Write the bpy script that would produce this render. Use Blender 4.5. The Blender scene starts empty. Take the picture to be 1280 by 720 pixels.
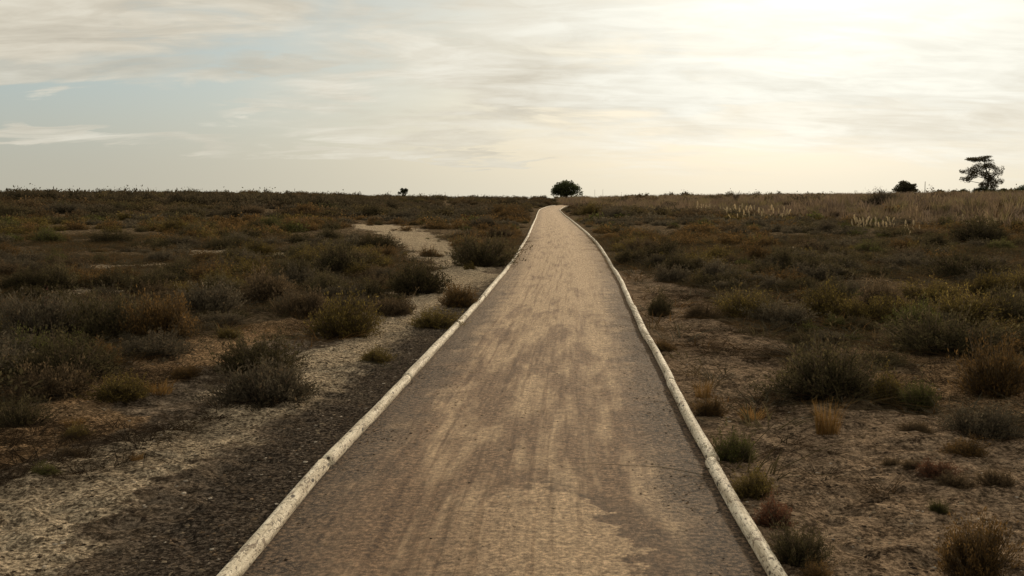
import bpy, math, random
import numpy as np
from mathutils import Vector

S = bpy.context.scene
COL = S.collection
R = math.radians
FPX, PCX, PCY, EYE = 1244.0, 640.0, 360.0, 1.8      # lens in pixels of a 1280 wide frame, eye height
PITCH = math.atan2(110.0, FPX)

# ------------------------------------------------------------------ camera
cam = bpy.data.cameras.new('camera')
cam.lens = 35.0
cam.sensor_width = 36.0
cam.clip_start, cam.clip_end = 0.05, 9000
co = bpy.data.objects.new('camera', cam)
COL.objects.link(co)
co.location = (0, 0, EYE)
co.rotation_euler = (R(90) - PITCH, 0, 0)
S.camera = co

# ------------------------------------------------------------------ node helpers
class NT:
    def __init__(s, nt):
        s.nt = nt
        nt.nodes.clear()
    def n(s, typ, ins=None, **kw):
        nd = s.nt.nodes.new(typ)
        for k, v in kw.items():
            setattr(nd, k, v)
        for k, v in (ins or {}).items():
            s.put(nd.inputs[k], v)
        return nd
    def put(s, sock, v):
        if hasattr(v, 'is_output'):
            s.nt.links.new(v, sock)
        else:
            sock.default_value = v
    def math(s, op, a, b=None, c=None, clamp=False):
        nd = s.nt.nodes.new('ShaderNodeMath')
        nd.operation = op
        nd.use_clamp = clamp
        for i, v in enumerate((a, b, c)):
            if v is not None:
                s.put(nd.inputs[i], v)
        return nd.outputs[0]
    def mix(s, f, a, b, blend='MIX'):
        nd = s.nt.nodes.new('ShaderNodeMix')
        nd.data_type = 'RGBA'
        nd.blend_type = blend
        s.put(nd.inputs[0], f)
        for i, v in ((6, a), (7, b)):
            if not hasattr(v, 'is_output') and len(v) == 3:
                v = (*v, 1)
            s.put(nd.inputs[i], v)
        return nd.outputs[2]
    def step(s, v, lo, hi, a=0.0, b=1.0):
        nd = s.nt.nodes.new('ShaderNodeMapRange')
        nd.interpolation_type = 'SMOOTHSTEP'
        for k, x in (('Value', v), ('From Min', lo), ('From Max', hi), ('To Min', a), ('To Max', b)):
            s.put(nd.inputs[k], x)
        return nd.outputs[0]
    def noise(s, vec, scale, detail=4.0, rough=0.55, dist=0.0):
        nd = s.n('ShaderNodeTexNoise', {'Scale': scale, 'Detail': detail, 'Roughness': rough, 'Distortion': dist})
        if vec is not None:
            s.put(nd.inputs['Vector'], vec)
        return nd.outputs['Fac']
    def scale(s, vec, x, y, z, rot=0.0):
        nd = s.n('ShaderNodeMapping', {'Vector': vec, 'Scale': (x, y, z), 'Rotation': (0, 0, rot)})
        return nd.outputs[0]

# ------------------------------------------------------------------ sky and sun
SUN_EL, SUN_AZ = R(13.0), R(18.0)                    # azimuth clockwise from +Y
SUND = Vector((math.sin(SUN_AZ) * math.cos(SUN_EL), math.cos(SUN_AZ) * math.cos(SUN_EL), math.sin(SUN_EL)))
W = bpy.data.worlds.new('World')
S.world = W
W.use_nodes = True
w = NT(W.node_tree)
sky = w.n('ShaderNodeTexSky', sky_type='NISHITA', sun_disc=False)
sky.sun_elevation, sky.sun_rotation = SUN_EL, SUN_AZ
sky.air_density, sky.dust_density, sky.ozone_density = 1.0, 2.0, 1.0
tc = w.n('ShaderNodeTexCoord').outputs['Generated']
sep = w.n('ShaderNodeSeparateXYZ', {'Vector': tc})
X, Y, Z = sep.outputs
az = w.math('ARCTAN2', X, Y)
zc = w.math('MAXIMUM', Z, 0.0)
dot = w.n('ShaderNodeVectorMath', {0: tc, 1: tuple(SUND)}, operation='DOT_PRODUCT').outputs['Value']
dot = w.math('MAXIMUM', dot, 0.0)
glow = w.math('ADD', w.math('MULTIPLY', w.math('POWER', dot, 8.0), 1.7), w.math('MULTIPLY', w.math('POWER', dot, 55.0), 2.7))
den = w.math('ADD', zc, 0.16)
P = w.n('ShaderNodeCombineXYZ', {0: w.math('DIVIDE', X, den), 1: w.math('DIVIDE', Y, den), 2: 0.3}).outputs[0]
n1 = w.noise(w.scale(P, 0.75, 0.95, 1, R(-20)), 1.6, 8, 0.58, 0.5)
n2 = w.noise(w.scale(P, 0.75, 1.5, 1, R(-24)), 2.2, 8, 0.60, 0.8)
n3 = w.noise(w.scale(P, 0.60, 0.9, 1, R(-16)), 1.3, 6, 0.56, 0.5)
nn = w.math('ADD', w.math('MULTIPLY', n1, 0.55), w.math('MULTIPLY', n2, 0.45))
wa = w.math('ADD', az, w.math('MULTIPLY', w.math('SUBTRACT', n3, 0.5), 0.35))
we = w.math('ADD', zc, w.math('ADD', w.math('MULTIPLY', w.math('SUBTRACT', n2, 0.5), 0.065), w.math('MULTIPLY', w.math('SUBTRACT', n1, 0.5), 0.06)))
def oval(a0, e0, ra, re, tilt=0.0):
    da = w.math('DIVIDE', w.math('SUBTRACT', wa, a0), ra)
    de = w.math('DIVIDE', w.math('SUBTRACT', w.math('SUBTRACT', we, e0), w.math('MULTIPLY', w.math('SUBTRACT', az, a0), tilt)), re)
    return w.step(w.math('ADD', w.math('MULTIPLY', da, da), w.math('MULTIPLY', de, de)), 0.15, 1.5, 1.0, 0.0)
low = w.math('ADD', w.math('MULTIPLY', w.math('ADD', az, 0.51), 0.17), 0.121)
sheet_l = w.math('MULTIPLY', w.step(w.math('SUBTRACT', we, low), -0.032, 0.006), w.step(wa, -0.26, -0.16, 1.0, 0.35))
sheet_c = w.math('MULTIPLY', w.step(wa, -0.27, -0.13), w.step(we, 0.05, 0.095))
sheet_r = w.math('MULTIPLY', w.step(wa, -0.10, 0.20, 0.0, 0.85), w.step(we, 0.02, 0.07))
cov = w.math('MAXIMUM', w.math('MAXIMUM', sheet_l, sheet_c), sheet_r)
for q in ((-0.25, 0.127, 0.085, 0.010, 0.04), (-0.44, 0.115, 0.12, 0.016, 0.05), (-0.17, 0.088, 0.10, 0.009, 0.02), (-0.40, 0.056, 0.16, 0.010, -0.03), (-0.10, 0.066, 0.10, 0.011, 0.0), (-0.08, 0.046, 0.12, 0.006, 0.0)):
    cov = w.math('MAXIMUM', cov, w.math('MULTIPLY', oval(*q), 0.75))
brk = w.step(nn, 0.38, 0.52, 0.25, 1.0)
cov = w.math('MULTIPLY', cov, w.mix(w.step(az, 0.0, 0.3), w.n('ShaderNodeCombineXYZ', {0: brk, 1: brk, 2: brk}).outputs[0], (1, 1, 1)))
clear = w.mix(0.78, sky.outputs[0], (4.1, 4.95, 5.05))
clear = w.mix(w.step(az, -0.15, 0.4, 0.0, 0.7), clear, (6.6, 6.4, 5.8))
hz = w.step(zc, 0.0, 0.125, 0.88, 0.0)
hazec = w.mix(w.step(az, -0.5, 0.25), (4.9, 4.6, 3.65), (7.7, 7.05, 5.45))
clear = w.mix(hz, clear, hazec)
n4 = w.noise(w.scale(P, 0.70, 1.5, 1, R(-26)), 5.0, 7, 0.62, 1.0)
tex = w.math('ADD', w.math('ADD', w.step(n2, 0.34, 0.64, -0.55, 0.6), w.step(n4, 0.36, 0.64, -0.28, 0.40)), w.step(n3, 0.36, 0.62, -0.85, 0.45))
g3 = w.math('MULTIPLY', glow, 0.62)
clear = w.mix(1.0, clear, w.n('ShaderNodeCombineXYZ', {0: g3, 1: w.math('MULTIPLY', g3, 0.96), 2: w.math('MULTIPLY', g3, 0.88)}).outputs[0], 'ADD')
lum = w.math('ADD', w.math('ADD', tex, 6.5), glow)
warm = w.step(lum, 6.0, 10.0)
cc = w.n('ShaderNodeCombineXYZ', {0: lum, 1: w.math('MULTIPLY', lum, w.math('ADD', 0.925, w.math('MULTIPLY', warm, 0.05))), 2: w.math('MULTIPLY', lum, w.math('ADD', 0.76, w.math('MULTIPLY', warm, 0.10)))}).outputs[0]
full = w.mix(cov, clear, cc)
bg = w.n('ShaderNodeBackground', {'Color': full, 'Strength': 0.10})
w.n('ShaderNodeOutputWorld', {'Surface': bg.outputs[0]})

sl = bpy.data.lights.new('sun', 'SUN')
sl.energy, sl.angle, sl.color = 2.9, R(3), (1.0, 0.83, 0.60)
so = bpy.data.objects.new('sun', sl)
COL.objects.link(so)
so.rotation_euler = (-SUND).to_track_quat('-Z', 'Y').to_euler()
S.view_settings.view_transform = 'Standard'
S.view_settings.look = 'None'
S.view_settings.exposure, S.view_settings.gamma = 0.0, 1.0
S.view_settings.use_curve_mapping = False

# ------------------------------------------------------------------ numeric helpers
def smooth(a, lo, hi):
    t = np.clip((np.asarray(a, float) - lo) / (hi - lo), 0, 1)
    return t * t * (3 - 2 * t)

def vnoise(x, y, seed):
    x, y = np.asarray(x, float), np.asarray(y, float)
    xi, yi = np.floor(x).astype(np.int64), np.floor(y).astype(np.int64)
    fx, fy = x - xi, y - yi
    fx, fy = fx * fx * (3 - 2 * fx), fy * fy * (3 - 2 * fy)
    def h(a, b):
        v = (a * 374761393 + b * 668265263 + seed * 982451653) & 0xffffffff
        v = ((v ^ (v >> 13)) * 1274126177) & 0xffffffff
        return ((v ^ (v >> 16)) & 0xffff) / 65535.0
    return (h(xi, yi) * (1 - fx) + h(xi + 1, yi) * fx) * (1 - fy) + (h(xi, yi + 1) * (1 - fx) + h(xi + 1, yi + 1) * fx) * fy

def fbm(x, y, seed, octs=4):
    s, a, t = 0.0, 1.0, 0.0
    for k in range(octs):
        s = s + a * vnoise(x * 2 ** k + 17.3 * k, y * 2 ** k - 9.1 * k, seed + k)
        t += a
        a *= 0.5
    return s / t

# ------------------------------------------------------------------ terrain
_yy = np.arange(-60, 420, 1.0)
_zz = np.interp(_yy, [-60, 15, 21, 26, 33, 41, 56, 79, 96, 129, 150, 180, 215, 420],
                [0, 0, .07, .12, .22, .26, .31, .33, .36, .50, .85, 1.45, 1.85, 1.85])
_zz = np.convolve(np.pad(_zz, 4, mode='edge'), np.ones(9) / 9, 'valid')
_cy = [-60, 0, 4.66, 6.3, 7.6, 9.25, 12.5, 15.8, 21.3, 25.5, 33, 41, 56, 79, 96, 129, 148, 160, 170, 178]
_cx = [-.75, -.16, -.067, .013, .109, .218, .43, .66, 1.02, 1.26, 1.62, 1.96, 2.43, 3.2, 3.7, 4.8, 6.6, 9.5, 14, 20]
_py = np.arange(-60, 178, 0.5)
_px = np.interp(_py, _cy, _cx)
def _sm(k):
    return np.convolve(np.pad(_px, k, mode='reflect', reflect_type='odd'), np.ones(2 * k + 1) / (2 * k + 1), 'valid')
_bl = smooth(_py, 14, 26)
_px = _sm(3) * (1 - _bl) + _sm(11) * _bl
HALF = 1.30
def pathx(y): return np.interp(y, _py, _px)

def H(x, y):
    x, y = np.asarray(x, float), np.asarray(y, float)
    z = np.interp(y, _yy, _zz)
    off = np.abs(x - pathx(y))
    away = smooth(off, 1.6, 6.0)
    z = z + away * 0.20 * (fbm(x * .16, y * .16, 3, 3) - .5) * np.clip(1 - np.abs(y) / 900, 0, 1)
    # left: ground climbs gently to a far ridge
    z = z + smooth(-x, 8, 60) * smooth(y, 55, 135) * 1.15 * (1 - smooth(y, 150, 400) * .5)
    # right: grassy bank that runs away from the camera
    s = ((x - 16.5) * 53 + (y - 95) * 8) / 53.6
    z = z + smooth(s, -1.0, 9.0) * (.70 + .50 * smooth(x, 15, 34) + .40 * smooth(x, 20, 60)) * smooth(y, 22, 45) * (1 - .55 * smooth(y, 95, 200))
    return z

def project(x, y, z):
    dz = z - EYE
    dep = y * math.cos(PITCH) - dz * math.sin(PITCH)
    up = y * math.sin(PITCH) + dz * math.cos(PITCH)
    return PCX + FPX * x / dep, PCY - FPX * up / dep

def at(px, py, tmax=400.0):
    """ground point seen at a photo pixel"""
    u, v = (px - PCX) / FPX, (PCY - py) / FPX
    d = np.array([u, math.cos(PITCH) + v * math.sin(PITCH), -math.sin(PITCH) + v * math.cos(PITCH)])
    t = np.geomspace(1.5, tmax, 900)
    g = EYE + d[2] * t - H(d[0] * t, d[1] * t)
    i = np.argmax(g < 0) if (g < 0).any() else len(t) - 1
    i = max(i, 1)
    f = g[i - 1] / (g[i - 1] - g[i]) if g[i] < 0 else 0
    tt = t[i - 1] + (t[i] - t[i - 1]) * f
    return d[0] * tt, d[1] * tt

def seg_dist(x, y, pts):
    best = np.full(np.shape(x), 1e9)
    for (x0, y0), (x1, y1) in zip(pts[:-1], pts[1:]):
        dx, dy = x1 - x0, y1 - y0
        t = np.clip(((x - x0) * dx + (y - y0) * dy) / (dx * dx + dy * dy + 1e-9), 0, 1)
        best = np.minimum(best, np.hypot(x - x0 - t * dx, y - y0 - t * dy))
    return best

def inside(x, y, poly):
    r = np.zeros(np.shape(x), bool)
    n = len(poly)
    for i in range(n):
        (x0, y0), (x1, y1) = poly[i], poly[(i + 1) % n]
        c = ((y0 > y) != (y1 > y)) & (x < (x1 - x0) * (y - y0) / (y1 - y0 + 1e-12) + x0)
        r ^= c
    return r

TRAIL = [at(*p) for p in ((462, 281), (505, 291), (548, 316), (578, 338), (588, 352), (545, 384), (478, 410), (425, 445), (370, 478), (300, 528), (210, 560), (110, 612), (20, 680), (-120, 760))]
ORANGE = [at(*p) for p in ((395, 405), (330, 416), (265, 436), (190, 470), (110, 500), (20, 545), (-90, 580))]
RSTRIP = [at(*p) for p in ((1120, 448), (1165, 462), (1205, 482), (1245, 500), (1300, 515))]
BARE_L = [at(*p) for p in ((-330, 640), (0, 548), (90, 520), (235, 462), (330, 428), (430, 428), (510, 392), (590, 358), (636, 322))] + [(pathx(27) - .9, 27), (pathx(12), 12), (pathx(3), 3), (pathx(0), 0), (-9, 0)]
BARE_R = [at(*p) for p in ((800, 338), (862, 364), (905, 385), (965, 425), (978, 482), (1015, 512), (1130, 505), (1300, 560), (1600, 660))] + [(9, 0), (pathx(0), 0), (pathx(6), 6), (pathx(12), 12), (pathx(24) + 1.0, 24)]
SPOTS = [(at(*p), r) for p, r in (((60, 352), .9), (85, 362), (2, 378), (210, 330), (255, 322), (345, 321), (935, 312), (1000, 311), (1078, 327), (1103, 338), (1225, 380), (1190, 388), (1282, 368), (385, 300)) if False] if False else []
for p, r in (((62, 352), 1.1), ((88, 368), 1.0), ((0, 378), .9), ((205, 330), 1.1), ((260, 315), 1.3), ((345, 319), .9), ((140, 333), .9), ((935, 312), .5), ((1000, 311), .6), ((1078, 327), .7), ((1104, 338), .5), ((1228, 381), .45), ((1190, 388), .4), ((1284, 368), .6)):
    SPOTS.append((at(*p), r))

def masks(x, y):
    """sand, bare, mulch cover at ground points"""
    wx = x + 1.5 * (fbm(x * .9, y * .9, 41, 3) - .5)
    wy = y + 2.2 * (fbm(x * .9, y * .9, 57, 3) - .5)
    d = seg_dist(wx, wy, TRAIL)
    wid = .58 + .022 * np.clip(y, 0, 60)
    sand = 1 - smooth(d, wid * .35, wid * 1.25)
    do = seg_dist(wx, wy, ORANGE)
    oran = 1 - smooth(do, .15, .75)
    dr = seg_dist(wx, wy, RSTRIP)
    oran = np.maximum(oran, 1 - smooth(dr, .2, .7))
    bl, br = inside(wx, wy, BARE_L), inside(wx, wy, BARE_R)
    for (sx, sy), r in SPOTS:
        q = 1 - smooth(np.hypot((wx - sx) * 1.0, (wy - sy) * .8), r * .3, r * .95)
        sand = np.maximum(sand, q)
    bare = np.maximum.reduce([sand, oran, (bl | br).astype(float)])
    u = x - pathx(y)
    mul = (1 - smooth(-u, 1.3, 2.7)) * (u < 0) * (1 - smooth(y, 14, 30))
    rgt = br.astype(float)
    return sand, oran, bare, mul, rgt

# ------------------------------------------------------------------ mesh helpers
def mesh_np(name, V, F, mat, col=None, uv=None, smooth_sh=False):
    me = bpy.data.meshes.new(name)
    V = np.ascontiguousarray(V, np.float32)
    F = np.ascontiguousarray(F, np.int32)
    n, k = F.shape
    me.vertices.add(len(V))
    me.vertices.foreach_set('co', V.ravel())
    me.loops.add(n * k)
    me.loops.foreach_set('vertex_index', F.ravel())
    me.polygons.add(n)
    me.polygons.foreach_set('loop_start', np.arange(0, n * k, k, dtype=np.int32))
    me.polygons.foreach_set('loop_total', np.full(n, k, np.int32))
    me.update(calc_edges=True)
    if smooth_sh:
        me.polygons.foreach_set('use_smooth', np.ones(n, bool))
    if col is not None:
        c = np.ones((len(V), 4), np.float32)
        c[:, :col.shape[1]] = col
        a = me.color_attributes.new('col', 'FLOAT_COLOR', 'POINT')
        a.data.foreach_set('color', c.ravel())
    if uv is not None:
        l = me.uv_layers.new(name='uv')
        l.data.foreach_set('uv', np.ascontiguousarray(uv[F.ravel()], np.float32).ravel())
    me.materials.append(mat)
    return me

def link(name, me, label=None, cat=None, group=None, kind=None, loc=(0, 0, 0), rz=0.0, sc=(1, 1, 1), parent=None):
    o = bpy.data.objects.new(name, me)
    COL.objects.link(o)
    o.location, o.rotation_euler, o.scale = loc, (0, 0, rz), sc
    for k, v in (('label', label), ('category', cat), ('group', group), ('kind', kind)):
        if v:
            o[k] = v
    if parent:
        o.parent = parent
    return o

def new_mat(name):
    m = bpy.data.materials.new(name)
    m.use_nodes = True
    return m, NT(m.node_tree)

# ------------------------------------------------------------------ materials
def soil_material():
    m, t = new_mat('soil')
    p = t.n('ShaderNodeTexCoord').outputs['Object']
    a = t.n('ShaderNodeAttribute', attribute_name='col')
    sp = t.n('ShaderNodeSeparateColor', {0: a.outputs['Color']})
    sand, oran, bare = sp.outputs
    a2 = t.n('ShaderNodeAttribute', attribute_name='col2')
    sp2 = t.n('ShaderNodeSeparateColor', {0: a2.outputs['Color']})
    mul, rgt = sp2.outputs[0], sp2.outputs[1]
    nb = t.noise(p, 0.7, 5, .6)
    nm = t.noise(p, 5.0, 6, .65)
    nf = t.noise(p, 38.0, 5, .7)
    ng = t.noise(p, 140.0, 3, .7)
    scrub = t.mix(t.step(nm, .38, .62), (.075, .055, .034), (.26, .185, .112))
    bar = t.mix(t.step(t.math('ADD', t.math('MULTIPLY', nm, .6), t.math('MULTIPLY', nf, .4)), .40, .60), (.105, .078, .054), (.36, .275, .195))
    barr = t.mix(t.step(t.math('ADD', t.math('MULTIPLY', nm, .55), t.math('MULTIPLY', nf, .45)), .38, .58), (.110, .075, .049), (.46, .325, .212))
    bar = t.mix(rgt, bar, barr)
    san = t.mix(t.step(nf, .36, .62), (.26, .195, .130), (.74, .585, .40))
    ora = t.mix(t.step(nf, .36, .62), (.16, .10, .054), (.50, .325, .18))
    c = t.mix(t.step(t.math('ADD', bare, t.math('MULTIPLY', t.math('SUBTRACT', nm, .5), .9)), .35, .65), scrub, bar)
    c = t.mix(t.step(t.math('ADD', oran, t.math('MULTIPLY', t.math('SUBTRACT', nm, .5), 1.1)), .35, .75), c, ora)
    c = t.mix(t.step(t.math('ADD', sand, t.math('ADD', t.math('MULTIPLY', t.math('SUBTRACT', nm, .5), 1.8), t.math('MULTIPLY', t.math('SUBTRACT', t.noise(p, 1.7, 5, .65, .6), .5), 1.9))), .40, .72), c, san)
    mulc = t.mix(t.step(nf, .42, .66), (.045, .036, .029), (.185, .145, .110))
    c = t.mix(t.step(t.math('ADD', mul, t.math('MULTIPLY', t.math('SUBTRACT', nm, .5), 1.4)), .30, .80, 0, .9), c, mulc)
    nc = t.noise(p, 13, 7, .8)
    gm = t.math('MULTIPLY', t.step(nc, .36, .62, .50, 1.25), t.math('MULTIPLY', t.step(nf, .36, .64, .62, 1.2), t.step(ng, .36, .64, .72, 1.2)))
    c = t.mix(1.0, c, t.n('ShaderNodeCombineXYZ', {0: gm, 1: gm, 2: gm}).outputs[0], 'MULTIPLY')
    c = t.mix(t.step(t.noise(p, 95, 2, .5), .66, .72, 0, .55), c, (.40, .34, .27))
    h = t.math('ADD', t.math('MULTIPLY', nf, .7), t.math('ADD', t.math('MULTIPLY', ng, .35), t.math('MULTIPLY', nm, 1.4)))
    b = t.n('ShaderNodeBump', {'Height': h, 'Strength': 1.0, 'Distance': .075})
    bs = t.n('ShaderNodeBsdfPrincipled', {'Base Color': c, 'Roughness': .95, 'Normal': b.outputs[0]})
    bs.inputs['Specular IOR Level'].default_value = 0.0
    t.n('ShaderNodeOutputMaterial', {'Surface': bs.outputs[0]})
    return m

def path_material():
    m, t = new_mat('compacted_sand')
    uv = t.n('ShaderNodeUVMap', uv_map='uv').outputs[0]
    s = t.n('ShaderNodeSeparateXYZ', {'Vector': uv})
    u, v = s.outputs[0], s.outputs[1]
    au = t.math('ABSOLUTE', u)
    streak = t.noise(t.scale(uv, 3.2, .28, 1), 1.0, 6, .62, .4)
    streak2 = t.noise(t.scale(uv, 14, .8, 1, R(2)), 1.0, 4, .6, .3)
    blot = t.noise(t.scale(uv, 1.5, .36, 1), 1.7, 7, .66, .5)
    fine = t.noise(uv, 30, 6, .75)
    grain = t.noise(uv, 130, 4, .75)
    light = t.mix(t.step(fine, .32, .68), (.38, .252, .146), (.64, .455, .280))
    dark = t.mix(t.step(fine, .34, .66), (.145, .088, .049), (.33, .208, .120))
    k = t.math('ADD', t.math('MULTIPLY', streak, .30), t.math('ADD', t.math('MULTIPLY', blot, .52), t.math('MULTIPLY', streak2, .18)))
    coarse = t.noise(uv, 11, 7, .8)
    k = t.math('ADD', k, t.math('ADD', t.math('MULTIPLY', t.math('SUBTRACT', fine, .5), .26), t.math('MULTIPLY', t.math('SUBTRACT', grain, .5), .16)))
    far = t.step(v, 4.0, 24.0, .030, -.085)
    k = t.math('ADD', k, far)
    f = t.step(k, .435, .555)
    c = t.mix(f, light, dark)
    # one pale tongue of fresh sand with a crisp torn edge
    du = t.math('DIVIDE', t.math('SUBTRACT', u, .10), .62)
    dv = t.math('DIVIDE', t.math('SUBTRACT', v, 4.6), 1.35)
    rad = t.math('ADD', t.math('ADD', t.math('MULTIPLY', du, du), t.math('MULTIPLY', dv, dv)), t.math('MULTIPLY', t.math('SUBTRACT', t.noise(uv, 1.9, 6, .6), .5), 3.6))
    tongue = t.math('MULTIPLY', t.step(rad, .92, 1.0, 1, 0), t.step(u, -.6, .25))
    c = t.mix(t.math('MULTIPLY', tongue, .85), c, light)
    crust = t.math('MULTIPLY', t.step(rad, .98, 1.02), t.step(rad, 1.05, 1.9, .5, 0))
    c = t.mix(t.math('MULTIPLY', crust, t.step(u, -.1, .35)), c, (.120, .080, .050))
    # narrow lengthwise wheel and foot scuffs
    lines = t.noise(t.scale(uv, 15, .35, 1, R(1.5)), 1.0, 5, .6, .25)
    c = t.mix(t.math('MULTIPLY', t.step(lines, .50, .62, 0, .60), t.step(t.math('ADD', u, .25), .30, 1.0, 1, .25)), c, t.mix(1.0, c, (.52, .46, .41), 'MULTIPLY'))
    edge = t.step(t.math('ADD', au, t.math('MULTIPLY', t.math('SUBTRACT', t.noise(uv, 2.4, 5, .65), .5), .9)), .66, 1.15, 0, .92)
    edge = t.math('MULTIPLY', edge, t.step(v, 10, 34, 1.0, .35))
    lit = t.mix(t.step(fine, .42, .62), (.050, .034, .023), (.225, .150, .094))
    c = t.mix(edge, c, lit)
    gm = t.math('MULTIPLY', t.step(coarse, .34, .62, .66, 1.22), t.math('MULTIPLY', t.step(fine, .34, .64, .62, 1.22), t.step(grain, .34, .66, .70, 1.2)))
    c = t.mix(1.0, c, t.n('ShaderNodeCombineXYZ', {0: gm, 1: gm, 2: gm}).outputs[0], 'MULTIPLY')
    c = t.mix(t.step(t.noise(uv, 120, 2, .5), .67, .72, 0, .5), c, (.42, .36, .28))
    h = t.math('ADD', t.math('ADD', t.math('MULTIPLY', fine, .5), t.math('MULTIPLY', grain, .4)), t.math('MULTIPLY', streak2, .7))
    b = t.n('ShaderNodeBump', {'Height': h, 'Strength': .9, 'Distance': .04})
    bs = t.n('ShaderNodeBsdfPrincipled', {'Base Color': c, 'Roughness': .9, 'Normal': b.outputs[0]})
    bs.inputs['Specular IOR Level'].default_value = 0.2
    t.n('ShaderNodeOutputMaterial', {'Surface': bs.outputs[0]})
    return m

def leaf_material(name='foliage', trans=.48):
    m, t = new_mat(name)
    a = t.n('ShaderNodeAttribute', attribute_name='col').outputs['Color']
    rnd = t.n('ShaderNodeObjectInfo').outputs['Random']
    g = t.math('ADD', .78, t.math('MULTIPLY', rnd, .44))
    c = t.mix(1.0, a, t.n('ShaderNodeCombineXYZ', {0: g, 1: g, 2: g}).outputs[0], 'MULTIPLY')
    d = t.n('ShaderNodeBsdfDiffuse', {'Color': c})
    tr = t.n('ShaderNodeBsdfTranslucent', {'Color': c})
    mx = t.n('ShaderNodeMixShader', {0: trans, 1: d.outputs[0], 2: tr.outputs[0]})
    t.n('ShaderNodeOutputMaterial', {'Surface': mx.outputs[0]})
    return m

def log_material():
    m, t = new_mat('weathered_wood')
    p = t.n('ShaderNodeTexCoord').outputs['Object']
    rnd = t.n('ShaderNodeObjectInfo').outputs['Random']
    p = t.n('ShaderNodeVectorMath', {0: p, 1: t.n('ShaderNodeCombineXYZ', {0: 0, 1: t.math('MULTIPLY', rnd, 57.0), 2: 0}).outputs[0]}, operation='ADD').outputs[0]
    grain = t.noise(t.scale(p, 26, 2.2, 26), 1.0, 5, .6)
    blot = t.noise(t.scale(p, 9, 5, 9), 1.0, 5, .65, .4)
    c = t.mix(t.step(grain, .33, .66), (.48, .395, .275), (.84, .74, .57))
    c = t.mix(t.step(blot, .50, .66, 0, .55), c, (.34, .28, .18))
    c = t.mix(t.step(t.noise(p, 2.3, 3, .5), .5, .75, 0, .18), c, (.46, .43, .28))
    bark = t.noise(t.scale(p, 46, 24, 46), 1.0, 5, .66, 1.0)
    c = t.mix(t.step(bark, .555, .59, 0, .85), c, (.085, .060, .040))
    flake = t.noise(t.scale(p, 22, 7, 22), 1.0, 5, .62, 1.2)
    c = t.mix(t.step(flake, .585, .61, 0, .8), c, (.16, .11, .07))
    vo = t.n('ShaderNodeTexVoronoi', {'Vector': t.scale(p, 13, 5.5, 13), 'Scale': 1.0, 'Randomness': 1.0})
    knot = t.step(vo.outputs['Distance'], .13, .19, .95, 0)
    c = t.mix(knot, c, (.045, .032, .022))
    crack = t.noise(t.scale(p, 60, 1.1, 60), 1.0, 3, .5)
    c = t.mix(t.step(crack, .64, .68, 0, .6), c, (.12, .09, .06))
    h = t.math('SUBTRACT', t.math('ADD', grain, t.math('MULTIPLY', blot, .6)), t.math('MULTIPLY', bark, .7))
    b = t.n('ShaderNodeBump', {'Height': h, 'Strength': .9, 'Distance': .02})
    bs = t.n('ShaderNodeBsdfPrincipled', {'Base Color': c, 'Roughness': .75, 'Normal': b.outputs[0]})
    bs.inputs['Specular IOR Level'].default_value = 0.3
    t.n('ShaderNodeOutputMaterial', {'Surface': bs.outputs[0]})
    return m

M_SOIL, M_PATH, M_LEAF, M_LOG = soil_material(), path_material(), leaf_material(), log_material()
M_PLUME = leaf_material('feathery_plume', .6)
M_BARK = leaf_material('bark', 0.0)
M_CROWN = leaf_material('crown_leaves', .5)

# ------------------------------------------------------------------ ground
def axis(lo, hi, c, s0, g):
    a = [c]
    while a[-1] < hi:
        a.append(a[-1] + s0 + g * max(0, abs(a[-1] - c) - 2.5))
    b = [c]
    while b[-1] > lo:
        b.append(b[-1] - s0 - g * max(0, abs(b[-1] - c) - 2.5))
    return np.array(b[:0:-1] + a)

def micro(x, y):
    u = np.abs(x - pathx(y))
    a = smooth(u, 1.25, 1.9) * (1 - smooth(np.hypot(x, y), 40, 90))
    return a * (.075 * (fbm(x * 1.3, y * 1.3, 11, 3) - .5) + .065 * (fbm(x * 4.2, y * 4.2, 12, 3) - .5) + .050 * (fbm(x * 10, y * 10, 13, 2) - .5))

gx = axis(-2500, 2500, 0, .040, .0145)
gy = axis(-40, 4500, 5.5, .036, .0115)
GX, GY = np.meshgrid(gx, gy)
gz = H(GX, GY) + micro(GX, GY)
gu = np.abs(GX - pathx(GY))
onp = (1 - smooth(gu, 1.18, 1.30)) * (1 - smooth(GY, 168, 174))
gz = gz - onp * .035
sand, oran, bare, mul, rgt = masks(GX, GY)
nx, ny = len(gx), len(gy)
idx = np.arange(nx * ny).reshape(ny, nx)
F = np.stack([idx[:-1, :-1], idx[:-1, 1:], idx[1:, 1:], idx[1:, :-1]], -1).reshape(-1, 4)
V = np.stack([GX, GY, gz], -1).reshape(-1, 3)
me = mesh_np('ground', V, F, M_SOIL, np.stack([sand, oran, bare], -1).reshape(-1, 3), smooth_sh=True)
a2 = me.color_attributes.new('col2', 'FLOAT_COLOR', 'POINT')
c2 = np.ones((len(V), 4), np.float32)
c2[:, 0], c2[:, 1], c2[:, 2] = mul.ravel(), rgt.ravel(), 0
a2.data.foreach_set('color', c2.ravel())
link('ground', me, kind='structure')
print('ground quads', len(F))

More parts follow.
